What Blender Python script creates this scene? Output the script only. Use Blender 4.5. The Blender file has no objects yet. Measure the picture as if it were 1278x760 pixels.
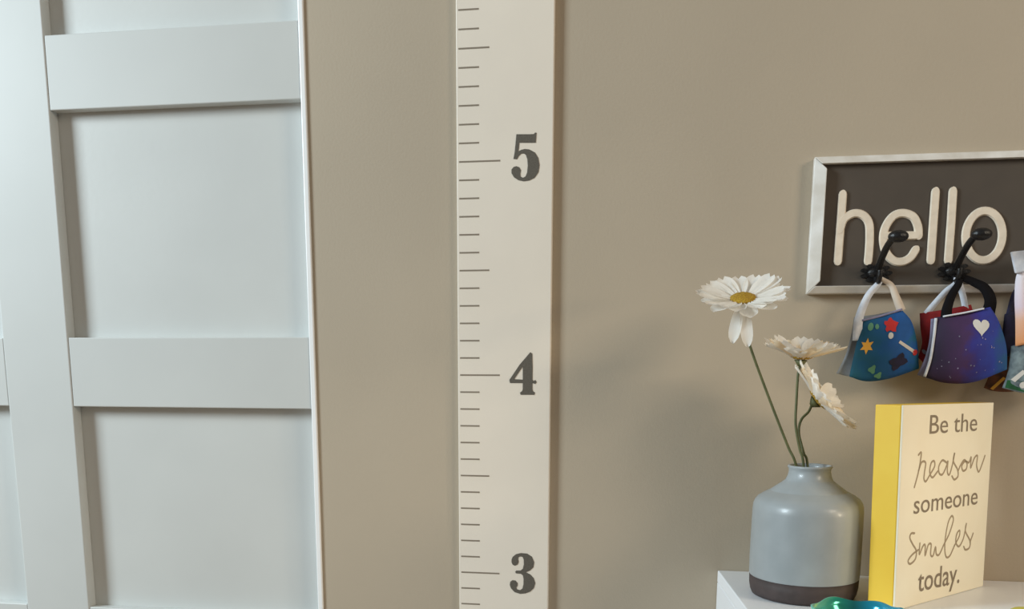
import bpy, bmesh, math, random
from mathutils import Vector, Matrix
random.seed(7)
S = bpy.context.scene
COL = S.collection
# ------------------------------------------------------------------ camera
F, CX, CY = 1245.4, 639.0, 715.5
YAW, PITCH, ROLL = 0.1776, 0.1953, 0.0044
CP = Vector((0.3535, -1.5, 1.2141))
fw = Vector((-math.sin(YAW)*math.cos(PITCH), math.cos(YAW)*math.cos(PITCH), -math.sin(PITCH)))
r0 = Vector((math.cos(YAW), math.sin(YAW), 0)); u0 = r0.cross(fw)
rt = r0*math.cos(ROLL)+u0*math.sin(ROLL); up = rt.cross(fw)
cam = bpy.data.cameras.new('camera'); co = bpy.data.objects.new('camera', cam); COL.objects.link(co)
co.matrix_world = Matrix(((rt.x, up.x, -fw.x, CP.x), (rt.y, up.y, -fw.y, CP.y), (rt.z, up.z, -fw.z, CP.z), (0, 0, 0, 1)))
cam.sensor_width = 36; cam.lens = 36*F/1278; cam.shift_y = (CY-380)/1278; cam.clip_start = 0.01
S.camera = co

def on_plane(x, y, p, n):
    d = fw+rt*((x-CX)/F)-up*((y-CY)/F)
    return CP+d*((Vector(p)-CP).dot(n)/d.dot(n))
def at(x, y, Y=0.0):            # point of the upright plane at depth Y seen at photo pixel (x, y)
    return on_plane(x, y, (0, Y, 0), Vector((0, 1, 0)))
def atz(x, y, z):
    return on_plane(x, y, (0, 0, z), Vector((0, 0, 1)))

# ------------------------------------------------------------------ materials
def s2l(c): return c/12.92 if c <= .04045 else ((c+.055)/1.055)**2.4
def rgb(r, g, b): return (s2l(r/255), s2l(g/255), s2l(b/255), 1)
def mat(name, c, rough=.6, c2=None, scale=20, bump=0, bscale=300, metallic=0, spec=.5, coat=0, detail=4, trans=0):
    m = bpy.data.materials.new(name); m.use_nodes = True
    nt = m.node_tree; b = nt.nodes['Principled BSDF']
    b.inputs['Roughness'].default_value = rough; b.inputs['Metallic'].default_value = metallic
    b.inputs['Specular IOR Level'].default_value = spec; b.inputs['Coat Weight'].default_value = coat
    b.inputs['Transmission Weight'].default_value = trans
    tc = nt.nodes.new('ShaderNodeTexCoord')
    c2 = c2 or tuple(min(1, x*.94) for x in c[:3])+(1,)
    n = nt.nodes.new('ShaderNodeTexNoise'); n.inputs['Scale'].default_value = scale; n.inputs['Detail'].default_value = detail
    nt.links.new(tc.outputs['Object'], n.inputs['Vector'])
    r = nt.nodes.new('ShaderNodeValToRGB'); r.color_ramp.elements[0].color = c2; r.color_ramp.elements[1].color = c
    r.color_ramp.elements[0].position = .35; r.color_ramp.elements[1].position = .65
    nt.links.new(n.outputs['Fac'], r.inputs['Fac']); nt.links.new(r.outputs['Color'], b.inputs['Base Color'])
    if bump:
        n2 = nt.nodes.new('ShaderNodeTexNoise'); n2.inputs['Scale'].default_value = bscale
        nt.links.new(tc.outputs['Object'], n2.inputs['Vector'])
        bp = nt.nodes.new('ShaderNodeBump'); bp.inputs['Strength'].default_value = bump; bp.inputs['Distance'].default_value = .002
        nt.links.new(n2.outputs['Fac'], bp.inputs['Height']); nt.links.new(bp.outputs['Normal'], b.inputs['Normal'])
    return m
M = {}
M['wall'] = mat('wall_paint', rgb(188, 174, 153), .75, bump=.12, bscale=260, scale=3)
M['floor'] = mat('floor_wood', rgb(150, 120, 90), .5, scale=8)
M['panel'] = mat('panel_paint', rgb(211, 213, 210), .45, scale=4, bump=.05, bscale=120)
M['trim'] = mat('trim_paint', rgb(211, 213, 210), .42, scale=4)
M['edge'] = mat('edge_lit_white', rgb(255, 255, 255), .3, rgb(250, 252, 252), scale=4)  # whiter than the trim: light caught by the edge is put into colour
M['board'] = mat('ruler_paint', rgb(242, 232, 217), .5, scale=5, bump=.04)
M['tick'] = mat('ruler_tick_ink', rgb(140, 128, 112), .7, scale=200)
M['numeral'] = mat('numeral_ink', rgb(88, 82, 72), .7, rgb(104, 98, 88), scale=600)
M['frame'] = mat('sign_frame_white', rgb(236, 232, 226), .4, rgb(214, 207, 196), scale=30)
M['chalk'] = mat('sign_board_dark', rgb(84, 75, 66), .7, rgb(76, 68, 60), scale=14)
M['letter'] = mat('sign_letter_cream', rgb(244, 230, 210), .55, rgb(232, 218, 198), scale=90)
M['black'] = mat('hook_black', rgb(18, 17, 19), .4, scale=200, bump=.3, bscale=400)
M['white'] = mat('cabinet_white', rgb(246, 248, 251), .35, scale=4)
M['glaze'] = mat('vase_glaze', rgb(164, 170, 172), .36, rgb(155, 161, 163), scale=25, coat=.08)
M['vband'] = mat('vase_dark_band', rgb(74, 62, 60), .7, rgb(64, 54, 52), scale=60)
M['petal'] = mat('petal_white', rgb(254, 252, 248), .6, rgb(250, 247, 240), scale=60)
M['petal_warm_lit'] = mat('petal_white_warm_lit', rgb(253, 240, 216), .6, rgb(248, 230, 200), scale=60)  # white petals with the warm light painted into their colour
M['disc'] = mat('daisy_disc', rgb(196, 158, 40), .8, rgb(160, 120, 30), scale=500, bump=.8, bscale=900)
M['stem'] = mat('daisy_stem', rgb(104, 106, 66), .6, rgb(84, 90, 54), scale=60)
M['yellow'] = mat('block_yellow', rgb(250, 208, 66), .5, rgb(246, 200, 56), scale=15)
M['cream'] = mat('block_cream', rgb(246, 238, 214), .6, rgb(242, 232, 206), scale=12)
M['bink'] = mat('block_ink', rgb(136, 122, 102), .7, scale=300)
M['bscript'] = mat('block_script_ink', rgb(166, 148, 120), .6, scale=300)
M['ribbon'] = mat('ribbon_white', rgb(226, 230, 238), .7, rgb(206, 212, 224), scale=120)
M['ribcream'] = mat('ribbon_cream', rgb(222, 208, 192), .7, scale=120)
M['strapblk'] = mat('strap_black', rgb(17, 15, 18), .8, scale=300, spec=.15)
M['navy'] = mat('fabric_navy', rgb(36, 34, 70), .85, rgb(26, 26, 46), scale=80)
M['red'] = mat('fabric_red', rgb(150, 24, 26), .85, rgb(110, 18, 26), scale=60)
M['lining'] = mat('fabric_grey_lining', rgb(150, 158, 168), .85, rgb(126, 124, 120), scale=30)
M['lilac'] = mat('fabric_lilac_lining', rgb(150, 144, 176), .85, rgb(120, 122, 140), scale=50)
M['pred'] = mat('print_red', rgb(196, 44, 40), .8, scale=90)
M['pyel'] = mat('print_yellow', rgb(240, 178, 70), .8, scale=90)
M['pgreen'] = mat('print_green', rgb(96, 150, 120), .8, scale=90)
M['pwhite'] = mat('print_pale', rgb(216, 212, 206), .8, scale=90)
M['brown'] = mat('fabric_brown', rgb(120, 74, 46), .85, rgb(80, 50, 36), scale=90)
M['greyprint'] = mat('fabric_grey_print', rgb(130, 146, 150), .85, rgb(84, 96, 104), scale=90)
M['green'] = mat('fabric_green', rgb(28, 96, 52), .85, rgb(20, 62, 40), scale=90)
M['ylid'] = mat('lid_yellow_green', rgb(214, 206, 90), .4, scale=40)

def translucent(m, f):
    # thin petal tissue lets part of the light through
    nt = m.node_tree; b = nt.nodes['Principled BSDF']; out = nt.nodes['Material Output']
    t = nt.nodes.new('ShaderNodeBsdfTranslucent'); mx = nt.nodes.new('ShaderNodeMixShader'); mx.inputs[0].default_value = f
    nt.links.new(b.inputs['Base Color'].links[0].from_socket, t.inputs['Color'])
    nt.links.new(b.outputs[0], mx.inputs[1]); nt.links.new(t.outputs[0], mx.inputs[2]); nt.links.new(mx.outputs[0], out.inputs['Surface'])
translucent(M['petal'], .35); translucent(M['petal_warm_lit'], .35)

def ramp_mat(name, stops, axis, lo, hi, noise=.25, nscale=40, rough=.8, metallic=0, trans=0, coat=0):
    """colour runs along an object axis between lo and hi, broken up by noise"""
    m = bpy.data.materials.new(name); m.use_nodes = True
    nt = m.node_tree; b = nt.nodes['Principled BSDF']; b.inputs['Roughness'].default_value = rough
    b.inputs['Metallic'].default_value = metallic; b.inputs['Transmission Weight'].default_value = trans; b.inputs['Coat Weight'].default_value = coat
    tc = nt.nodes.new('ShaderNodeTexCoord'); sx = nt.nodes.new('ShaderNodeSeparateXYZ')
    nt.links.new(tc.outputs['Object'], sx.inputs[0])
    mr = nt.nodes.new('ShaderNodeMapRange'); mr.inputs[1].default_value = lo; mr.inputs[2].default_value = hi
    nt.links.new(sx.outputs[axis], mr.inputs[0])
    n = nt.nodes.new('ShaderNodeTexNoise'); n.inputs['Scale'].default_value = nscale; n.inputs['Detail'].default_value = 5
    nt.links.new(tc.outputs['Object'], n.inputs['Vector'])
    ma = nt.nodes.new('ShaderNodeMath'); ma.operation = 'MULTIPLY_ADD'; ma.inputs[1].default_value = noise*2; ma.inputs[2].default_value = -noise
    nt.links.new(n.outputs['Fac'], ma.inputs[0])
    ad = nt.nodes.new('ShaderNodeMath'); ad.operation = 'ADD'
    nt.links.new(mr.outputs[0], ad.inputs[0]); nt.links.new(ma.outputs[0], ad.inputs[1])
    r = nt.nodes.new('ShaderNodeValToRGB'); e = r.color_ramp.elements
    while len(e) < len(stops): e.new(.5)
    for k, (p, c) in enumerate(stops): e[k].position = p; e[k].color = c
    nt.links.new(ad.outputs[0], r.inputs['Fac']); nt.links.new(r.outputs['Color'], b.inputs['Base Color'])
    return m

# ------------------------------------------------------------------ object helpers
def tag(o, label=None, cat=None, group=None, kind=None):
    if label: o['label'] = label
    if cat: o['category'] = cat
    if group: o['group'] = group
    if kind: o['kind'] = kind
    return o
def empty(name, loc):
    o = bpy.data.objects.new(name, None); COL.objects.link(o); o.location = loc; o.empty_display_size = .02
    return o
def obj(name, bm, m, parent=None, smooth=False, origin=None):
    """link a bmesh given in world coordinates; its origin goes to `origin` (or its own centre)"""
    bmesh.ops.recalc_face_normals(bm, faces=bm.faces)
    if origin is None:
        vs = [v.co for v in bm.verts]
        origin = Vector([(min(v[i] for v in vs)+max(v[i] for v in vs))/2 for i in range(3)])
    origin = Vector(origin)
    bmesh.ops.translate(bm, verts=bm.verts, vec=-origin)
    me = bpy.data.meshes.new(name); bm.to_mesh(me); bm.free()
    for mm in (m if isinstance(m, (list, tuple)) else [m]): me.materials.append(mm)
    if smooth:
        for p in me.polygons: p.use_smooth = True
    o = bpy.data.objects.new(name, me); COL.objects.link(o)
    wl = Vector((0, 0, 0)); p = parent
    while p is not None: wl = wl+p.location; p = p.parent
    o.parent = parent; o.location = origin-wl
    return o
def box_bm(x0, y0, z0, x1, y1, z1, bev=0, seg=2):
    bm = bmesh.new(); bmesh.ops.create_cube(bm, size=1)
    for v in bm.verts:
        v.co = Vector(((x0+x1)/2+v.co.x*(x1-x0), (y0+y1)/2+v.co.y*(y1-y0), (z0+z1)/2+v.co.z*(z1-z0)))
    if bev: bmesh.ops.bevel(bm, geom=list(bm.edges), offset=bev, segments=seg, profile=.5, affect='EDGES')
    return bm
def hexa_bm(bot, top, bev=0):
    bm = bmesh.new(); b = [bm.verts.new(p) for p in bot]; t = [bm.verts.new(p) for p in top]; n = len(b)
    bm.faces.new(b); bm.faces.new(t)
    for i in range(n): bm.faces.new((b[i], b[(i+1) % n], t[(i+1) % n], t[i]))
    if bev:
        bmesh.ops.recalc_face_normals(bm, faces=bm.faces)
        bmesh.ops.bevel(bm, geom=list(bm.edges), offset=bev, segments=2, profile=.5, affect='EDGES')
    return bm
def spline(pts, n=8):
    pts = [Vector(p) for p in pts]; P = [pts[0]*2-pts[1]]+pts+[pts[-1]*2-pts[-2]]; out = []
    for i in range(1, len(P)-2):
        a, b, c, d = P[i-1:i+3]
        for k in range(n):
            t = k/n
            out.append(.5*((2*b)+(c-a)*t+(2*a-5*b+4*c-d)*t*t+(3*b-a-3*c+d)*t**3))
    out.append(pts[-1]); return out
def tube_bm(pts, rad, seg=8, bm=None, caps=True):
    bm = bm or bmesh.new(); pts = [Vector(p) for p in pts]; rings = []; N = len(pts)
    ref = None
    for i, p in enumerate(pts):
        t = (pts[min(i+1, N-1)]-pts[max(i-1, 0)]).normalized()
        if ref is None: ref = t.orthogonal().normalized()
        ref = (ref-t*ref.dot(t)).normalized(); b = t.cross(ref)
        r = rad(i/(N-1)) if callable(rad) else rad
        rings.append([bm.verts.new(p+(ref*math.cos(a)+b*math.sin(a))*r) for a in [2*math.pi*k/seg for k in range(seg)]])
    for i in range(N-1):
        for k in range(seg): bm.faces.new((rings[i][k], rings[i][(k+1) % seg], rings[i+1][(k+1) % seg], rings[i+1][k]))
    if caps: bm.faces.new(rings[0]); bm.faces.new(rings[-1])
    return bm
def lathe_bm(prof, c, seg=64, mfun=None, wob=None):
    bm = bmesh.new(); rings = []
    for r, z in prof:
        ring = []
        for k in range(seg):
            a = 2*math.pi*k/seg; rr, zz = (wob(r, z, a) if wob else (r, z))
            ring.append(bm.verts.new((c[0]+rr*math.cos(a), c[1]+rr*math.sin(a), c[2]+zz)))
        rings.append(ring)
    for i in range(len(rings)-1):
        for k in range(seg):
            f = bm.faces.new((rings[i][k], rings[i][(k+1) % seg], rings[i+1][(k+1) % seg], rings[i+1][k]))
            if mfun: f.material_index = mfun(i)
    bm.faces.new(rings[0]); bm.faces.new(rings[-1])
    return bm
def prism_bm(outline, n, depth, holes=(), bm=None):
    """flat raised plate: outline (and holes) are coplanar points, extruded by depth along n"""
    bm = bm or bmesh.new(); n = Vector(n); es = []; loops = []
    start = set(bm.faces)
    for lp in [outline]+list(holes):
        vs = [bm.verts.new(p) for p in lp]; loops.append(vs)
        es += [bm.edges.new((vs[i], vs[(i+1) % len(vs)])) for i in range(len(vs))]
    bmesh.ops.triangle_fill(bm, edges=es, use_beauty=True, use_dissolve=False)
    nf = [f for f in bm.faces if f not in start]
    r = bmesh.ops.extrude_face_region(bm, geom=nf)
    bmesh.ops.translate(bm, verts=[g for g in r['geom'] if isinstance(g, bmesh.types.BMVert)], vec=n*depth)
    return bm
def stroke_bm(pts, w, n, depth, bm=None, closed=False):
    """flat rounded pen stroke of width w along pts, lying in the plane with normal n"""
    bm = bm or bmesh.new(); n = Vector(n).normalized(); pts = [Vector(p) for p in pts]; N = len(pts); L = []; R = []
    for i, p in enumerate(pts):
        t = (pts[min(i+1, N-1)]-pts[max(i-1, 0)]).normalized() if not closed else (pts[(i+1) % N]-pts[i-1]).normalized(); s = n.cross(t).normalized()
        ww = (w(i/(N-1)) if callable(w) else w)/2
        L.append((p, s, ww))
    d0 = (L[1][0]-L[0][0]).normalized(); d1 = (L[-1][0]-L[-2][0]).normalized()
    secs = [(L[0][0]-d0*math.sin(math.radians(k))*L[0][2], L[0][1], L[0][2]*math.cos(math.radians(k))) for k in (85, 60, 35)]+L+\
           [(L[-1][0]+d1*math.sin(math.radians(k))*L[-1][2], L[-1][1], L[-1][2]*math.cos(math.radians(k))) for k in (35, 60, 85)]
    prev = None
    if closed: secs = L
    first = None
    for p, s, ww in secs:
        q = [bm.verts.new(v) for v in (p+s*ww, p+s*ww*.75+n*depth, p-s*ww*.75+n*depth, p-s*ww)]
        if prev:
            for a in range(3): bm.faces.new((prev[a], prev[a+1], q[a+1], q[a]))
        elif not closed: bm.faces.new(q)
        first = first or q; prev = q
    if closed:
        for a in range(3): bm.faces.new((prev[a], prev[a+1], first[a+1], first[a]))
    else: bm.faces.new(prev)
    return bm

# ------------------------------------------------------------------ the room
tag(obj('floor', box_bm(-3, -4.5, -.1, 3.2, .1, 0), M['floor']), kind='structure')

# panelled woodwork on the left: backing board, stile, rails, thin bright edge strip
PY, TY = .0195, -.0025       # face of the sunk panel, face of the raised trim
xl = -1.30; xs0 = -.7615; xs1 = -.6445; xe0 = at(379.8, 250, TY).x; xe1 = at(386.5, 250, TY).x
zt = [.722, .827, 1.1615, 1.2705, 1.6095, 1.7165]
tag(obj('wall_back', box_bm(xe1, 0, 0, 3.2, .1, 2.6), M['wall']), kind='structure')
dr = empty('door_1', (xs0, 0, 0)); tag(dr, 'white panelled door with raised rails left of the growth chart ruler', kind='structure')
obj('panel', box_bm(xl, PY, .0, xe1-.001, PY+.03, 2.3), M['panel'], dr)
obj('stile', box_bm(xs0, TY, 0, xs1, PY-.0002, 2.2, .0022, 3), M['trim'], dr)
for z0, z1 in ((.718, .826), (1.162, 1.2715), (1.6135, 1.7205), (.27, .38), (2.065, 2.175)):
    obj('rail', box_bm(xs1+.0003, TY+.0012, z0, xe0-.0003, PY-.0002, z1, .0014), M['trim'], dr)
    obj('rail', box_bm(xl, TY+.001, z0, xs0-.0003, PY-.0002, z1, .0014), M['trim'], dr)
obj('edge_strip', box_bm(xe0, TY-.0012, 0, xe1-.0002, PY-.0002, 2.3, .0016, 3), M['edge'], dr)

# ------------------------------------------------------------------ growth chart ruler
RY = -.009
rx0 = at(571, 380, RY).x; rx1 = at(688, 380, RY).x
ru = empty('growth_chart_ruler', (.07, 0, 0))
tag(ru, 'tall white growth chart ruler with dark numerals 3, 4 and 5 on the wall', 'ruler')
obj('board', box_bm(rx0, RY, .0, rx1, -.0002, 2.1, .0012), M['board'], ru)
FT = .3048
def rz(ft): # height on the board's face of a foot mark
    return at(573, 468-0, RY).z+(ft-4)*(at(573, 197, RY).z-at(576, 709.5, RY).z)/2
nrm = Vector((0, -1, 0))
for i in range(30, 72):
    z = rz(i/12); L = .0295
    if i % 12 == 0: L = .0605
    elif i % 6 == 0: L = .0445
    x0 = rx0+.0035
    q = [Vector((x0, RY-.0001, z-.0011)), Vector((x0+L, RY-.0001, z-.0011)), Vector((x0+L, RY-.0001, z+.0011)), Vector((x0, RY-.0001, z+.0011))]
    obj('tick_mark', prism_bm(q, nrm, .0002), M['tick'], ru)
N5 = [(165,148),(300,148),(348,146),(362,130),(376,132),(368,238),(195,238),(190,290),(186,328),(215,312),(255,303),(300,308),(360,340),(396,400),(408,475),(396,550),(355,608),(300,636),(240,644),(185,632),(140,602),(114,560),(113,520),(135,493),(165,484),(195,496),(212,528),(206,565),(208,595),(235,606),(262,592),(278,550),(285,480),(280,410),(266,368),(245,350),(215,354),(190,378),(170,412),(134,408),(148,330)]
N4 = [(330,130),(352,146),(355,300),(353,435),(365,452),(385,440),(400,462),(386,486),(364,476),(353,478),(353,540),(358,562),(382,582),(376,605),(222,605),(214,582),(240,562),(246,540),(246,475),(104,474),(96,440),(210,270)]
H4 = [(246,290),(205,350),(150,430),(246,436)]
N3 = [(165,235),(166,205),(178,178),(215,148),(270,135),(340,142),(392,176),(418,238),(408,295),(370,330),(325,350),(372,372),(412,415),(430,470),(415,525),(375,565),(320,586),(262,591),(200,572),(160,530),(146,490),(152,455),(176,438),(208,442),(233,470),(232,500),(218,520),(226,540),(262,549),(288,530),(299,480),(300,425),(292,385),(268,366),(215,362),(205,346),(218,331),(265,331),(292,310),(303,260),(302,210),(290,180),(265,172),(242,182),(238,205),(245,235),(232,264),(203,277),(178,266)]
def num(pts, ox, oy, sc, holes, which):
    f = lambda ps: [at(ox+a/sc, oy+b/sc, RY-.0001) for a, b in ps]
    tag(obj('numeral', prism_bm(f(pts), nrm, .0004, [f(h) for h in holes]), M['numeral'], ru), 'dark grey numeral '+which)
num(N5, 625, 150, 8.44, [], '5'); num(N4, 625, 425, 8.947, [H4], '4'); num(N3, 620, 675, 8.947, [], '3')

# ------------------------------------------------------------------ hello sign with coat hooks
SY = -.022; BY = -.012
TL = at(1017.4, 192.5, SY); BL = at(1007.5, 368, SY)
sx0 = (TL.x+BL.x)/2; sx1 = sx0+.46; sz1 = at(1150, 190, SY).z; sz0 = at(1150, 365, SY).z
sg = empty('hello_sign', (sx0+.2, 0, sz0)); tag(sg, 'dark wall sign reading hello in a white frame with black coat hooks', 'sign')
fwid = .0165
obj('board', box_bm(sx0+.004, BY, sz0+.004, sx1-.004, -.0004, sz1-.004), M['chalk'], sg)
def frame_rail(a, b, inward, w):
    # mitred bar whose face slopes a little towards the board
    a, b, inward = Vector(a), Vector(b), Vector(inward); t = (b-a).normalized()
    a2, b2 = a+inward*w+t*w, b+inward*w-t*w
    dy = lambda v, y: Vector((v.x, y, v.z))
    bot = [dy(a, -.0003), dy(b, -.0003), dy(b2, -.0003), dy(a2, -.0003)]
    top = [dy(a, SY+.007), dy(b, SY+.007), dy(b2, SY), dy(a2, SY)]
    return hexa_bm(bot, top, .0012)
c00, c10, c11, c01 = (sx0, 0, sz0), (sx1, 0, sz0), (sx1, 0, sz1), (sx0, 0, sz1)
obj('frame_rail', frame_rail(c00, c01, (1, 0, 0), fwid), M['frame'], sg)
obj('frame_rail', frame_rail(c01, c11, (0, 0, -1), .010), M['frame'], sg)
obj('frame_rail', frame_rail(c10, c00, (0, 0, 1), .010), M['frame'], sg)
obj('frame_rail', frame_rail(c11, c10, (-1, 0, 0), fwid), M['frame'], sg)
def lp(pts): return [at(1000+a/4.597, 180+b/4.597, BY) for a, b in pts]
LW = .0113
def letter(strokes, nm):
    bm = bmesh.new()
    for k, st in enumerate(strokes): stroke_bm(st, LW, nrm, .003+.0003*k, bm, closed=(nm == 'o'))
    tag(obj('letter', bm, M['letter'], sg), 'raised cream letter '+nm)
letter([lp([(238, 288), (229, 420), (218, 560), (210, 672)]), spline(lp([(222, 490), (245, 430), (300, 398), (355, 408), (388, 455), (392, 540), (388, 620), (383, 672)]))], 'h')
e_ring = [(672, 524), (668, 470), (640, 415), (580, 396), (525, 415), (483, 475), (470, 545), (487, 622), (530, 668), (580, 674), (625, 650), (655, 606)]
letter([spline(lp(e_ring)), lp([(492, 526), (580, 525), (655, 524)])], 'e')
letter([lp([(770, 272), (758, 440), (750, 560), (743, 666)])], 'l, first of two')
letter([lp([(870, 270), (860, 440), (851, 560), (843, 666)])], 'l, second of two')
o_ring = [(1048+105*math.cos(a)+6*-math.sin(a), 525+142*math.sin(a)) for a in [2*math.pi*k/40 for k in range(40)]]
letter([lp(o_ring)], 'o')

def hook_at(px, py):
    c = at(px, py, BY)
    h = empty('coat_hook', c-Vector((sg.location)))
    h.parent = sg
    bm = bmesh.new()            # flower-shaped mounting plate
    for k in range(9):
        a = 2*math.pi*k/9
        prism_bm([c+Vector((math.cos(a+d)*r, -.0002, math.sin(a+d)*r*.62)) for d, r in ((-.33, .006), (-.30, .0155), (-.16, .0205), (0, .0215), (.16, .0205), (.30, .0155), (.33, .006))], nrm, .0035, bm=bm)
    bmesh.ops.create_uvsphere(bm, u_segments=16, v_segments=8, radius=.010, matrix=Matrix.Translation(c+Vector((0, -.004, 0)))@Matrix.Diagonal((1.2, .7, .75, 1)))
    obj('mounting_plate', bm, M['black'], h, smooth=False)
    k0 = c+Vector((.012, -.078, .038))          # knob centre
    obj('upper_prong', tube_bm(spline([c+Vector((0, -.004, .002)), c+Vector((.001, -.014, .008)), c+Vector((.002, -.030, .018)), c+Vector((.0045, -.050, .030)), c+Vector((.008, -.066, .037)), k0]), lambda t: .0050-.0008*t, 10), M['black'], h, smooth=True)
    bm = bmesh.new(); bmesh.ops.create_uvsphere(bm, u_segments=20, v_segments=12, radius=.0092, matrix=Matrix.Translation(k0)@Matrix.Diagonal((1.4, 1.1, .85, 1)))
    tag(obj('knob', bm, M['black'], h, smooth=True), None)
    obj('lower_prong', tube_bm(spline([c+Vector((0, -.003, -.004)), c+Vector((0, -.012, -.012)), c+Vector((0, -.024, -.014)), c+Vector((0, -.033, -.008)), c+Vector((0, -.035, .001))]), .0036, 10), M['black'], h, smooth=True)
    return c
hooks = [hook_at(1093, 341), hook_at(1190, 339), hook_at(1297, 337)]

# ------------------------------------------------------------------ fabric masks on the hooks
def px(pts, Y): return [at(a, b, Y) for a, b in pts]
def resample(pts, n):
    sp = spline(pts, 10); L = [0]
    for i in range(1, len(sp)): L.append(L[-1]+(sp[i]-sp[i-1]).length)
    out = []; j = 0
    for k in range(n+1):
        d = L[-1]*k/n
        while j < len(L)-2 and L[j+1] < d: j += 1
        t = (d-L[j])/max(1e-9, L[j+1]-L[j]); out.append(sp[j].lerp(sp[j+1], min(1, t)))
    return out
class Patch:
    """fabric panel spanned by four edges (top & bottom left-to-right, left & right top-to-bottom), bulging toward the room"""
    def __init__(s, top, bottom, left, right, bulge, n=20, wr=.0012):
        s.T, s.B, s.L, s.R = [resample(e, n) for e in (top, bottom, left, right)]; s.bulge = bulge; s.n = n; s.wr = wr
    def P(s, u, v, off=0):
        n = s.n
        def g(e, t):
            x = min(max(t, 0), 1)*n; i = min(int(x), n-1); return e[i].lerp(e[i+1], x-i)
        c = (g(s.T, u)*(1-v)+g(s.B, u)*v+g(s.L, v)*(1-u)+g(s.R, v)*u-
             (s.T[0]*(1-u)*(1-v)+s.T[-1]*u*(1-v)+s.B[0]*(1-u)*v+s.B[-1]*u*v))
        b = s.bulge*(math.sin(math.pi*u)**.7 if 0 < u < 1 else 0)*(math.sin(math.pi*v)**.7 if 0 < v < 1 else 0)
        b += s.wr*math.sin(9*u+5*v)*math.sin(math.pi*u)
        return c+Vector((0, -b-off, 0))
    def bm(s, th=.0016):
        bm = bmesh.new(); n = s.n; F = {}
        for side in (0, 1):
            for i in range(n+1):
                for j in range(n+1): F[side, i, j] = bm.verts.new(s.P(i/n, j/n, 0 if side == 0 else -th))
            for i in range(n):
                for j in range(n):
                    q = (F[side, i, j], F[side, i+1, j], F[side, i+1, j+1], F[side, i, j+1]); bm.faces.new(q)
        for i in range(n):
            for a, b in (((i, 0), (i+1, 0)), ((i, n), (i+1, n)), ((0, i), (0, i+1)), ((n, i), (n, i+1))):
                bm.faces.new((F[0, a[0], a[1]], F[0, b[0], b[1]], F[1, b[0], b[1]], F[1, a[0], a[1]]))
        return bm
    def decal(s, bm, uv, mi):
        c = (sum(u for u, v in uv)/len(uv), sum(v for u, v in uv)/len(uv))
        m = bm.verts.new(s.P(c[0], c[1], .0007)); vs = [bm.verts.new(s.P(u, v, .0007)) for u, v in uv]
        for i in range(len(vs)):
            f = bm.faces.new((m, vs[i], vs[(i+1) % len(vs)])); f.material_index = mi
def star_uv(u, v, r, k=5, inner=.45, asp=1.15, rot=0):
    return [(u+math.sin(rot+math.pi*i/k)*(r if i % 2 == 0 else r*inner), v-math.cos(rot+math.pi*i/k)*(r if i % 2 == 0 else r*inner)*asp) for i in range(2*k)]
def blob_uv(u, v, r, asp=1.1, lob=0, n=16):
    return [(u+math.sin(2*math.pi*i/n)*r*(1+.25*math.sin(lob*2*math.pi*i/n)), v-math.cos(2*math.pi*i/n)*r*asp*(1+.25*math.sin(lob*2*math.pi*i/n))) for i in range(n)]
def heart_uv(u, v, r, rot=.3):
    o = []
    for i in range(24):
        t = 2*math.pi*i/24; x = 16*math.sin(t)**3/16; y = -(13*math.cos(t)-5*math.cos(2*t)-2*math.cos(3*t)-math.cos(4*t))/16
        o.append((u+r*(x*math.cos(rot)-y*math.sin(rot)), v+r*1.1*(x*math.sin(rot)+y*math.cos(rot))))
    return o
def ribbon(pts, w, th=.0012, twist=None):
    """flat band of fabric: width lies across the path, roughly facing the room"""
    sp = spline(pts, 8); N = len(sp); bm = bmesh.new(); prev = None
    for i, p in enumerate(sp):
        t = (sp[min(i+1, N-1)]-sp[max(i-1, 0)]).normalized(); f = Vector((0, -1, 0)); s = t.cross(f)
        s = s.normalized() if s.length > .05 else Vector((1, 0, 0)); n = s.cross(t)
        ww = (w(i/(N-1)) if callable(w) else w)/2
        q = [bm.verts.new(p+s*ww*a+n*th*b) for a, b in ((-1, -.5), (1, -.5), (1, .5), (-1, .5))]
        if prev:
            for a in range(4): bm.faces.new((prev[a], prev[(a+1) % 4], q[(a+1) % 4], q[a]))
        else: bm.faces.new(q)
        prev = q
    bm.faces.new(prev); return bm
def strip_along(pts, w, n=nrm, th=.001): return ribbon(pts, w, th)

# blue space-print mask
Ym = -.040
m1 = empty('fabric_mask', at(1100, 475, Ym)); tag(m1, 'blue face mask with a yellow star and red flower on the leftmost hook', 'face mask')
blue = ramp_mat('fabric_blue_print', [(0, rgb(22, 88, 108)), (.35, rgb(14, 84, 128)), (.6, rgb(16, 78, 142)), (.85, rgb(24, 90, 164)), (1, rgb(18, 100, 128))], 0, -.045, .045, .3, 60)
p1 = Patch(px([(1077, 399), (1100, 393), (1125, 386)], Ym), px([(1060, 470), (1082, 476), (1112, 472), (1147, 460)], Ym),
           px([(1077, 399), (1070, 425), (1065, 447), (1060, 470)], Ym), px([(1125, 386), (1138, 402), (1145, 430), (1147, 460)], Ym), .014)
bm = p1.bm()
p1.decal(bm, star_uv(.17, .46, .115, 6, .5), 1); p1.decal(bm, blob_uv(.60, .20, .12, .9, 5), 2); p1.decal(bm, blob_uv(.60, .20, .045), 2)
p1.decal(bm, blob_uv(.56, .36, .045), 3); p1.decal(bm, blob_uv(.20, .15, .06), 4); p1.decal(bm, blob_uv(.33, .17, .04), 4); p1.decal(bm, blob_uv(.30, .82, .05, 1.2, 3), 4); p1.decal(bm, blob_uv(.40, .92, .05, .9, 3), 4)
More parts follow.
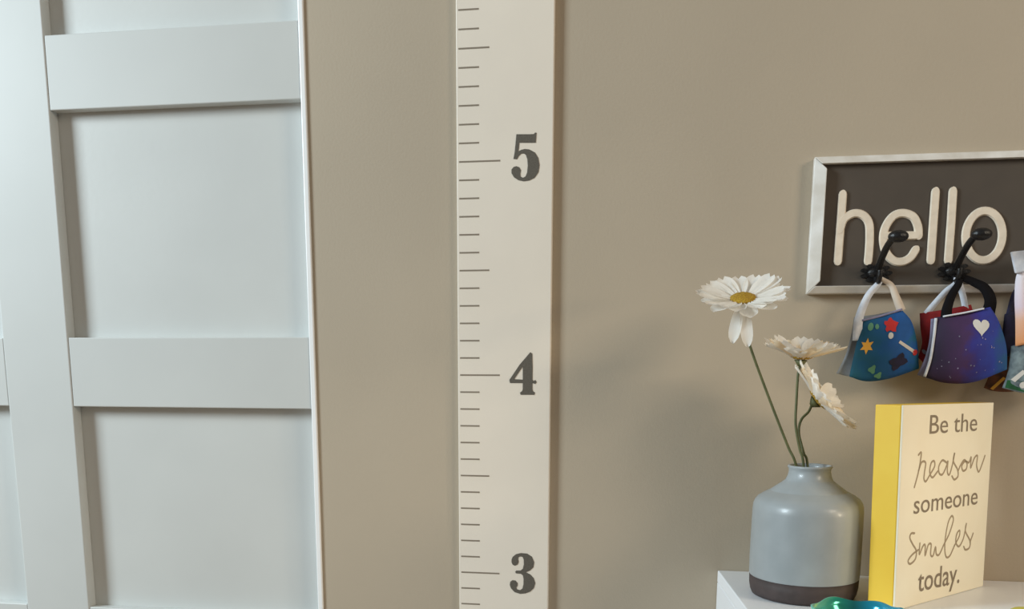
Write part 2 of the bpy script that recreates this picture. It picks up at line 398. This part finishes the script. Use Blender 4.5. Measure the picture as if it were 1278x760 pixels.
p1.decal(bm, [(.68, .50), (.71, .47), (.95, .70), (.92, .735)], 3); p1.decal(bm, blob_uv(.945, .73, .04), 2); p1.decal(bm, blob_uv(.68, .78, .13, .8, 4), 5)
obj('front_panel', bm, [blue, M['pyel'], M['pred'], M['pwhite'], M['pgreen'], M['navy']], m1, smooth=True)
p1b = Patch(px([(1066, 396), (1095, 392), (1124, 386)], Ym+.010), px([(1044, 466), (1062, 470), (1090, 470), (1120, 466)], Ym+.010),
            px([(1066, 396), (1062, 420), (1055, 444), (1044, 466)], Ym+.010), px([(1124, 386), (1130, 410), (1130, 440), (1120, 466)], Ym+.010), -.006)
tag(obj('back_panel', p1b.bm(), M['lining'], m1, smooth=True), 'grey inner lining')
tag(obj('top_binding', ribbon(px([(1076, 400), (1100, 394), (1126, 386)], Ym-.0015), .0028, .003), M['lilac'], m1, smooth=True), 'pale edge binding')
hk = hooks[0]+Vector((0, -.026, -.0105))
obj('ear_loop', ribbon([at(1070, 425, Ym), at(1072, 398, Ym-.002), at(1083, 370, Ym-.001), at(1097, 353, -.038), hk], lambda t: .013-.007*t), M['ribbon'], m1, smooth=True)
tag(obj('ear_loop', ribbon([at(1125, 388, Ym), at(1118, 370, Ym), at(1112, 356, -.038), hk+Vector((.003, 0, .001))], lambda t: .0115-.006*t), M['ribcream'], m1, smooth=True), 'cream ear loop')

# red mask, behind the galaxy one
Yr = -.027
m2 = empty('fabric_mask', at(1175, 470, Yr)); tag(m2, 'red fabric face mask mostly hidden behind the purple galaxy mask', 'face mask')
pr = Patch(px([(1148, 391), (1180, 386), (1212, 380)], Yr), px([(1146, 446), (1170, 468), (1190, 468), (1215, 462)], Yr),
           px([(1148, 391), (1149, 410), (1151, 428), (1146, 446)], Yr), px([(1212, 380), (1220, 410), (1222, 440), (1215, 462)], Yr), .004)
bm = pr.bm(); pr.decal(bm, blob_uv(.03+.04, .82, .05, .8), 1)
obj('front_panel', bm, [M['red'], M['lilac']], m2, smooth=True)
hk2 = hooks[1]+Vector((0, -.0175, -.0095))
obj('ear_loop', ribbon([at(1156, 392, Yr), at(1164, 382, Yr), at(1180, 364, -.030), at(1192, 354, -.032), hk2], lambda t: .009-.003*t), M['ribbon'], m2, smooth=True)
obj('ear_loop', ribbon([at(1205, 386, Yr), at(1202, 370, Yr), hk2+Vector((.002, 0, 0))], .008), M['ribbon'], m2, smooth=True)

# galaxy mask
Yg = -.052
m3 = empty('fabric_mask', at(1205, 478, Yg)); tag(m3, 'dark purple and blue galaxy-print face mask with a white heart and black loops', 'face mask')
gal = ramp_mat('fabric_galaxy_print', [(0, rgb(34, 34, 50)), (.2, rgb(50, 34, 66)), (.45, rgb(66, 38, 82)), (.58, rgb(46, 42, 126)), (.8, rgb(40, 62, 160)), (1, rgb(28, 84, 130))], 0, -.055, .052, .22, 45)
p3 = Patch(px([(1167, 396), (1200, 392), (1236, 383)], Yg), px([(1153, 470), (1180, 478), (1215, 477), (1257, 461)], Yg),
           px([(1167, 396), (1165, 420), (1161, 448), (1153, 470)], Yg), px([(1236, 383), (1247, 402), (1256, 432), (1257, 461)], Yg), .016)
bm = p3.bm(); p3.decal(bm, heart_uv(.70, .24, .125), 1)
rr = random.Random(3)
for k in range(26):
    u, v = rr.uniform(.1, .95), rr.uniform(.3, .92); p3.decal(bm, blob_uv(u, v, rr.uniform(.004, .011), 1.1, 0, 6), 2)
obj('front_panel', bm, [gal, M['pwhite'], M['lilac']], m3, smooth=True)
p3b = Patch(px([(1162, 398), (1200, 392), (1234, 384)], Yg+.012), px([(1145, 468), (1165, 474), (1190, 474), (1230, 466)], Yg+.012),
            px([(1162, 398), (1160, 425), (1154, 448), (1145, 468)], Yg+.012), px([(1234, 384), (1242, 410), (1240, 440), (1230, 466)], Yg+.012), -.004)
tag(obj('back_panel', p3b.bm(), M['lilac'], m3, smooth=True), 'lilac grey inner lining')
tag(obj('side_binding', ribbon(px([(1168, 397), (1165.5, 420), (1161, 448), (1154, 470)], Yg-.002), .0032, .003), M['ribbon'], m3, smooth=True), 'white edge binding')
tag(obj('top_binding', ribbon(px([(1177, 395), (1205, 390), (1228, 385)], Yg-.003), .0022, .003), M['ribbon'], m3, smooth=True), 'white edge binding')
hk3 = hooks[1]+Vector((0, -.030, -.0095))
obj('ear_loop', ribbon([at(1181, 397, Yg), at(1182, 385, Yg-.001), at(1188, 368, -.050), at(1197, 353, -.045), hk3], lambda t: .015-.008*t), M['strapblk'], m3, smooth=True)
obj('ear_loop', ribbon([at(1233, 392, Yg+.004), at(1236, 375, Yg), at(1229, 360, -.050), at(1215, 352, -.045), hk3+Vector((.001, -.001, .001))], lambda t: .017-.009*t), M['strapblk'], m3, smooth=True)

# masks on the third hook, cut by the frame
Yk = -.050
m4 = empty('fabric_mask', at(1290, 488, Yk)); tag(m4, 'grey and green printed face mask with white and peach strap at right edge', 'face mask')
p4 = Patch(px([(1262, 432), (1290, 424), (1325, 418)], Yk), px([(1251, 484), (1280, 491), (1310, 490), (1342, 480)], Yk),
           px([(1262, 432), (1260, 450), (1257, 468), (1251, 484)], Yk), px([(1325, 418), (1336, 440), (1342, 460), (1342, 480)], Yk), .012)
bm = p4.bm()
p4.decal(bm, [(.02, .80), (.3, .78), (.6, .80), (.97, .76), (.97, .98), (.6, .98), (.3, .98), (.03, .98)], 1)
p4.decal(bm, [(.06, .78), (.20, .55), (.25, .60), (.13, .82)], 2); p4.decal(bm, blob_uv(.25, .85, .05, 1.3), 2)
obj('front_panel', bm, [M['greyprint'], M['green'], M['pwhite']], m4, smooth=True)
peach = ramp_mat('strap_white_peach', [(0, rgb(238, 164, 110)), (.30, rgb(240, 190, 160)), (.5, rgb(232, 216, 232)), (1, rgb(236, 236, 244))], 2, -.05, .045, .04, 40)
hk4 = hooks[2]+Vector((0, -.030, -.0095))
obj('ear_loop', ribbon([at(1278, 430, Yk-.004), at(1277, 400, Yk-.010), at(1275, 370, Yk-.010), at(1276, 345, -.052), at(1284, 334, -.050), hk4], lambda t: .021-.010*t), peach, m4, smooth=True)
tag(obj('strap_clip', hexa_bm([Vector((v.x, -.0575, v.z)) for v in px([(1262, 314), (1281, 312), (1283, 338), (1268, 341)], -.058)], [Vector((v.x, -.0515, v.z)) for v in px([(1262, 314), (1281, 312), (1283, 338), (1268, 341)], -.058)], .0015), M['ribbon'], m4), 'pale blue-grey strap clip')
obj('ear_loop', ribbon([at(1330, 424, Yk), at(1318, 380, Yk), hk4+Vector((.002, 0, .001))], .010), peach, m4, smooth=True)
Yn = -.030
m5 = empty('fabric_mask', at(1280, 440, Yn)); tag(m5, 'dark navy fabric face mask behind the grey printed mask at the right edge', 'face mask')
p5 = Patch(px([(1254, 392), (1280, 384), (1310, 380)], Yn), px([(1248, 442), (1275, 448), (1300, 446), (1330, 436)], Yn),
           px([(1254, 392), (1252, 408), (1250, 425), (1248, 442)], Yn), px([(1310, 380), (1320, 400), (1328, 418), (1330, 436)], Yn), .006)
obj('front_panel', p5.bm(), M['navy'], m5, smooth=True)
hk5 = hooks[2]+Vector((0, -.018, -.0095))
obj('ear_loop', ribbon([at(1260, 394, Yn), at(1268, 365, -.030), at(1284, 350, -.030), hk5], lambda t: .010-.005*t), M['navy'], m5, smooth=True)
obj('ear_loop', ribbon([at(1312, 386, Yn), at(1308, 360, -.030), hk5+Vector((.002, 0, .001))], .007), M['navy'], m5, smooth=True)
Yb = -.018
m6 = empty('fabric_mask', at(1245, 490, Yb)); tag(m6, 'brown fabric face mask peeking out low between the galaxy mask and the grey mask', 'face mask')
p6 = Patch(px([(1240, 440), (1262, 430), (1290, 424)], Yb), px([(1228, 484), (1240, 488), (1262, 489), (1285, 484)], Yb),
           px([(1240, 440), (1238, 455), (1234, 470), (1228, 484)], Yb), px([(1290, 424), (1295, 445), (1294, 465), (1285, 484)], Yb), .003)
bm = p6.bm(); p6.decal(bm, [(.13, .96), (.30, .66), (.36, .70), (.20, .98)], 1)
obj('front_panel', bm, [M['brown'], M['pyel']], m6, smooth=True)
hk6 = hooks[2]+Vector((0, -.014, -.0085))
obj('ear_loop', ribbon([at(1262, 434, Yb), at(1280, 390, Yb), at(1290, 356, -.022), hk6], .006), M['strapblk'], m6, smooth=True)

# ------------------------------------------------------------------ white cabinet under the vase
ZS = .9298
cb = empty('white_cabinet', (.62, -.2, 0)); tag(cb, 'white cabinet with a flat top carrying the vase and the quote block', 'cabinet')
cxl, cxr, cyf = .3975, 1.16, -.42
dxl = .0285/.24*.42      # left side runs slightly inward towards the room
def cpoly(z, inset=0, th=None):
    return [Vector((cxl+inset, -.001, z)), Vector((cxr-inset, -.001, z)), Vector((cxr-inset, cyf+inset, z)), Vector((cxl+dxl+inset, cyf+inset, z))]
obj('top_panel', hexa_bm(cpoly(ZS-.018), cpoly(ZS), .0015), M['white'], cb)
for zz in (.02, .47): obj('shelf_board', hexa_bm(cpoly(zz, .02), cpoly(zz+.018, .02), .001), M['white'], cb)
th = .018
obj('side_panel', hexa_bm([Vector(v) for v in ((cxl, -.001, 0), (cxl+th, -.001, 0), (cxl+dxl+th, cyf, 0), (cxl+dxl, cyf, 0))], [Vector(v) for v in ((cxl, -.001, ZS-.0182), (cxl+th, -.001, ZS-.0182), (cxl+dxl+th, cyf, ZS-.0182), (cxl+dxl, cyf, ZS-.0182))], .001), M['white'], cb)
obj('side_panel', box_bm(cxr-th, cyf, 0, cxr, -.001, ZS-.0182, .001), M['white'], cb)
obj('back_panel', box_bm(cxl+th+.001, -.008, .04, cxr-th-.001, -.002, ZS-.0185), M['white'], cb)

# ------------------------------------------------------------------ vase
VX, VY, OVAL = .5055, -.145, 1.2     # the vase is a little deeper than wide
vz = lambda y: on_plane(1009, y, (0, VY, 0), Vector((0, 1, 0))).z-ZS
zr = vz(581.5)
Rb = .0705
prof = [(.060, .0), (.0665, .0012), (Rb-.002, .006), (Rb-.0005, .014), (Rb, .0265), (Rb+.0003, .0275), (Rb+.0006, .05), (Rb+.0004, .08), (Rb-.0001, vz(636)), (Rb-.0008, vz(629)), (Rb-.0028, vz(624.5)), (.0650, vz(621)), (.0590, vz(617)), (.0510, vz(613)), (.0425, vz(609)), (.0355, vz(604.5)), (.0305, vz(599.5)), (.0277, vz(593.5)), (.0265, vz(588)), (.0270, vz(584.5)), (.0285, zr-.001), (.0275, zr+.0012), (.0255, zr+.0010), (.0235, zr-.002), (.0225, zr-.012), (.035, zr-.022), (.060, zr-.040), (.066, .09), (.066, .012), (.05, .007), (.002, .006)]
va = empty('flower_vase', (VX, VY, ZS)); tag(va, 'squat grey glazed ceramic vase with a dark base band, holding three white daisies', 'vase')
obj('body', lathe_bm(prof[4:], (VX, VY, ZS), 96), M['glaze'], va, smooth=True).scale.y = OVAL
bb = tag(obj('base_band', lathe_bm(prof[:4]+[(Rb-.0001, .0263), (.05, .0264)], (VX, VY, ZS), 96), M['vband'], va, smooth=True), 'dark unglazed base band'); bb.scale.y = OVAL

# ------------------------------------------------------------------ daisies
def petal_bm(c, n, ang, L, W, lift, curl, notch, r_in):
    n = Vector(n).normalized(); e1 = n.cross(Vector((0, 1, 0.01))).normalized(); e2 = n.cross(e1)
    d = e1*math.cos(ang)+e2*math.sin(ang); s = n.cross(d); bm = bmesh.new(); rows = []
    NI, NJ = 10, 4
    for i in range(NI+1):
        t = i/NI; h = math.sin(lift)*L*t+curl*L*t*t; x = r_in+math.cos(lift)*L*t
        w = W*(.30+.70*math.sin(min(1, t/.65)*math.pi/2)) if t < .72 else W*math.sqrt(max(0.02, 1-((t-.72)/.30)**2))
        row = []
        for j in range(NJ+1):
            q = (j/NJ-.5)*2
            tip = -notch*L*(1-abs(q))*(1 if i == NI else 0)
            row.append(bm.verts.new(Vector(c)+d*(x+tip)+s*(w/2*q)+n*(h+.0016*(q*q)-.0007*math.cos(q*9))))
        rows.append(row)
    for i in range(NI):
        for j in range(NJ): bm.faces.new((rows[i][j], rows[i][j+1], rows[i+1][j+1], rows[i+1][j]))
    return bm
def daisy(c, n, R, lift, npet, stem_pts, label, mt, seed, droop=(), liftvar=.12, dr_=None, stem_r=.0017):
    rg = random.Random(seed); n = Vector(n).normalized(); c = Vector(c)
    root = empty('daisy', stem_pts[-1]); tag(root, label, 'flower', 'daisies in the vase')
    rd = dr_ or R*.27
    # petals, in two overlapping whorls
    for w in (0, 1):
        for k in range(npet):
            a = 2*math.pi*(k+.5*w)/npet+rg.uniform(-.09, .09)
            L = (R-rd*.7)*rg.uniform(.88, 1.04)*(1 if w == 0 else .93)
            lf = lift+rg.uniform(-liftvar, liftvar)+.10*w
            obj('petal', petal_bm(c-n*.001*w, n, a, L, R*.35*rg.uniform(.85, 1.1), lf, rg.uniform(-.14, .04), rg.uniform(.02, .10), rd*.7), mt[(k+w) % len(mt)] if not callable(mt) else mt(a), root, smooth=True)
    for a, lf, sc in droop:
        obj('petal', petal_bm(c-n*.002, n, a, (R-rd*.7)*sc, R*.25, lf, -.25, .05, rd*.7), M['petal'], root, smooth=True)
    bm = bmesh.new(); q = n.to_track_quat('Z', 'Y').to_matrix().to_4x4()
    bmesh.ops.create_uvsphere(bm, u_segments=28, v_segments=14, radius=rd, matrix=Matrix.Translation(c+n*.002)@q@Matrix.Diagonal((1, 1, .30, 1)))
    for v in bm.verts: v.co += n*rg.uniform(-.0006, .0006)
    obj('flower_disc', bm, M['disc'], root, smooth=True)
    bm = bmesh.new(); bmesh.ops.create_cone(bm, cap_ends=True, segments=16, radius1=.003, radius2=rd*.55, depth=.008, matrix=Matrix.Translation(c-n*.0075)@q)
    obj('calyx', bm, M['stem'], root, smooth=True)
    pts = [c-n*.010]+list(stem_pts)
    obj('stem', tube_bm(spline(pts, 8), stem_r, 8), M['stem'], root, smooth=True)
    return root
zb = ZS+.008
c1 = at(927, 374, -.130)
daisy(c1, (-.04, -.44, .90), .0625, .19, 15, [at(934, 425, -.138), at(958, 492, -.139), at(983, 556, -.142), at(994, 582, -.145), Vector((.512, -0.130, ZS+.09)), Vector((.515, -0.115, zb+.003))],
      'tallest white daisy in the vase, open face with yellow centre, leaning left', [M['petal']], 5, droop=[(math.pi*.5+.10, -.62, .98), (math.pi*.5-.28, -.60, .90)])
c2 = at(1000, 446, -.128)
daisy(c2, (.05, -.12, 1), .0570, .42, 17, [at(996, 468, -.128), at(994, 500, -.132), at(993, 530, -.138), at(998, 560, -.142), at(1003, 582, -.145), Vector((.506, -0.145, ZS+.08)), Vector((.503, -0.150, zb+.003))],
      'middle daisy in the vase, seen edge-on with upturned white petals, some painted warm-lit', [M['petal'], M['petal'], M['petal_warm_lit']], 11)
c3 = at(1021, 499, -.120)
daisy(c3, (.74, -.16, .66), .0660, .28, 17, [at(1009, 514, -.122), at(1000, 524, -.125), at(997, 540, -.130), at(1003, 565, -.138), at(1008, 582, -.143), Vector((.512, -0.155, ZS+.08)), Vector((.514, -0.160, zb+.003))],
      'lowest daisy in the vase, tilted sideways to the right below the other two', [M['petal'], M['petal'], M['petal_warm_lit']], 23, liftvar=.09)

# ------------------------------------------------------------------ quote block
ex, ny = Vector((.6372, .7707, 0)), Vector((.7707, -.6372, 0))
fl = atz(1116.5, 763, ZS); fl.z = ZS+.0004
W_, D_ = .236, .037
H_ = .2515; lean = -ny*.0095
bl_ = fl-ny*D_; fr = fl+ex*W_; br = fr-ny*D_
# keep the far corner off the wall
sh = max(0, (br.y+lean.y)+.002)
fr = fl+ex*(W_-sh/.7707); br = fr-ny*D_
qb = empty('quote_block', (fl+br)/2); tag(qb, 'yellow block sign with a cream front reading Be the reason someone smiles today', 'block sign')
up_ = Vector((0, 0, H_))+lean
nb = [fl-ny*.003, fr-ny*.003, br, bl_]
obj('body', hexa_bm(nb, [p+up_ for p in nb], .0012), M['yellow'], qb)
fb = [fl, fr, fr-ny*.0029, fl-ny*.0029]
tag(obj('front_face', hexa_bm(fb, [p+up_ for p in fb], .0008), M['cream'], qb), 'cream printed front')
fn = ex.cross(up_).normalized()
if fn.dot(ny) < 0: fn = -fn
def bp(x, y): return on_plane(x, y, fl+fn*.0001, fn)
bz = up_.normalized()
def block_text(s, p0, p1, hpx, name_label, m, bold=0):
    cu = bpy.data.curves.new('t', 'FONT'); cu.body = s; cu.size = 1; cu.extrude = 0; cu.offset = bold; cu.resolution_u = 4
    to = bpy.data.objects.new('t', cu); COL.objects.link(to); bpy.context.view_layer.update()
    me = bpy.data.meshes.new_from_object(to.evaluated_get(bpy.context.evaluated_depsgraph_get()))
    bpy.data.objects.remove(to); bpy.data.curves.remove(cu)
    bm = bmesh.new(); bm.from_mesh(me); bpy.data.meshes.remove(me)
    xs = [v.co.x for v in bm.verts]; x0, x1 = min(xs), max(xs)
    a, b = bp(*p0), bp(*p1); hgt = (bp(p0[0], p0[1]-hpx)-a).dot(bz)
    vy = hgt/.70          # default font: cap height about 0.7 of the size
    for v in bm.verts:
        t = (v.co.x-x0)/(x1-x0); v.co = a.lerp(b, t)+bz*(v.co.y*vy)+fn*.0002
    tag(obj('lettering', bm, m, qb), name_label)
block_text('Be the', (1160, 541.5), (1219, 537.5), 24, 'grey printed words Be the', M['bink'], .0)
block_text('someone', (1140, 641.5), (1219.5, 629), 24, 'grey printed word someone', M['bink'], .002)
block_text('today.', (1145, 738.5), (1197, 727), 27, 'grey printed word today', M['bink'], .006)
def script(strokes, ox, oy, sc, lab):
    bm = bmesh.new()
    for st in strokes: stroke_bm(spline([bp(ox+a/sc, oy+b/sc) for a, b in st], 6), .0029, fn, .0003, bm)
    tag(obj('lettering', bm, M['bscript'], qb), lab)
script([[(388, 425), (408, 408), (402, 470), (385, 560), (358, 660)],
        [(388, 540), (412, 478), (440, 482), (432, 550), (428, 600), (442, 618), (470, 572), (505, 510), (502, 470), (480, 486), (470, 550), (490, 590), (528, 545)],
        [(592, 480), (562, 465), (536, 510), (540, 560), (564, 566), (590, 512), (602, 470), (598, 545), (612, 570), (632, 510), (652, 410), (642, 470), (672, 530), (676, 580), (650, 605), (632, 580)],
        [(676, 545), (695, 500), (722, 462), (742, 490), (735, 530), (712, 540), (704, 505), (728, 472), (756, 480), (772, 440), (768, 520), (796, 448), (818, 432), (812, 500), (828, 548), (856, 480), (872, 432)]],
       1080, 495, 5.847, 'tan handwritten word reason')
script([[(385, 388), (340, 425), (312, 468), (328, 490), (364, 455), (372, 395), (345, 345), (325, 300), (335, 268), (358, 266)],
        [(398, 340), (394, 420), (418, 364), (436, 352), (436, 428), (458, 354), (480, 346), (476, 420), (494, 430), (512, 366), (518, 418), (540, 420), (572, 350), (612, 270), (642, 170), (630, 140), (604, 190), (584, 300), (580, 390), (592, 440), (618, 428), (650, 356)],
        [(650, 356), (684, 290), (688, 246), (668, 270), (660, 330), (684, 362), (716, 300), (738, 192), (730, 250), (764, 322), (758, 372), (730, 386), (718, 364)],
        [(764, 330), (786, 268)]],
       1080, 620, 5.847, 'tan handwritten word smiles')

# ------------------------------------------------------------------ glass dish and lid at the frame's lower edge
dc = (.543, -.352, ZS)
gl = ramp_mat('iridescent_glass', [(0, rgb(120, 226, 200)), (.3, rgb(40, 170, 140)), (.55, rgb(16, 110, 110)), (.75, rgb(20, 150, 180)), (1, rgb(70, 190, 226))], 0, -.045, .05, .12, 18, rough=.16, metallic=.4, coat=.5)
hz = .0285
def wob(r, z, a):
    k = max(0, (z-.008)/.022); return r*(1+.035*k*math.cos(6*a+.5)), z+.0014*k*math.cos(6*a+.5)+.0012*k*math.cos(3*a)
dp = [(.022, .0005), (.030, .001), (.038, .006), (.045, .014), (.0470, .022), (.0488, hz-.001), (.0488, hz+.0008), (.0465, hz+.0008), (.0445, .022), (.042, .0145), (.035, .0085), (.020, .006), (.001, .0058)]
tag(obj('glass_dish', lathe_bm(dp, dc, 96, wob=wob), gl, smooth=True, origin=dc), 'shiny teal and blue glass dish with wavy rim before the quote block', 'dish')
lc = atz(1284, 761, ZS+.018)
tag(obj('yellow_lid', lathe_bm([(.016, .0005), (.0195, .001), (.0205, .004), (.0205, .013), (.0195, .0165), (.017, .018), (.010, .0182), (.001, .0182)], (lc.x, lc.y, ZS), 40), M['ylid'], smooth=True, origin=(lc.x, lc.y, ZS)), 'yellow-green round lid on the cabinet top at the bottom right corner', 'lid')

# ------------------------------------------------------------------ light
w = bpy.data.worlds.new('world'); S.world = w; w.use_nodes = True
w.node_tree.nodes['Background'].inputs[0].default_value = (1, .96, .89, 1); w.node_tree.nodes['Background'].inputs[1].default_value = .20
def area(name, loc, tgt, size, power, color, shape='RECTANGLE', sy=None):
    l = bpy.data.lights.new(name, 'AREA'); l.shape = shape; l.size = size; l.size_y = sy or size; l.energy = power; l.color = color
    o = bpy.data.objects.new(name, l); COL.objects.link(o); o.location = loc
    o.rotation_euler = (Vector(tgt)-Vector(loc)).to_track_quat('-Z', 'Y').to_euler(); return o
area('window_light', (-3.1, -1.75, 2.5), (.1, 0, 1.25), 1.0, 138, (.79, .93, 1.0), sy=1.2)
area('warm_window_light', (2.3, -1.5, 2.3), (.45, 0, 1.25), .6, 20, (1.0, .86, .68), sy=.8)
sp = bpy.data.lights.new('sun_patch_light', 'SPOT'); sp.energy = 88; sp.color = (1, .84, .62); sp.spot_size = math.radians(12.5); sp.spot_blend = .7; sp.shadow_soft_size = .22
so = bpy.data.objects.new('sun_patch_light', sp); COL.objects.link(so); so.location = (2.6, -1.0, 1.42)
so.rotation_euler = (Vector((.58, -.16, 1.09))-so.location).to_track_quat('-Z', 'Y').to_euler()
S.view_settings.view_transform = 'Standard'; S.view_settings.look = 'None'; S.view_settings.exposure = 0
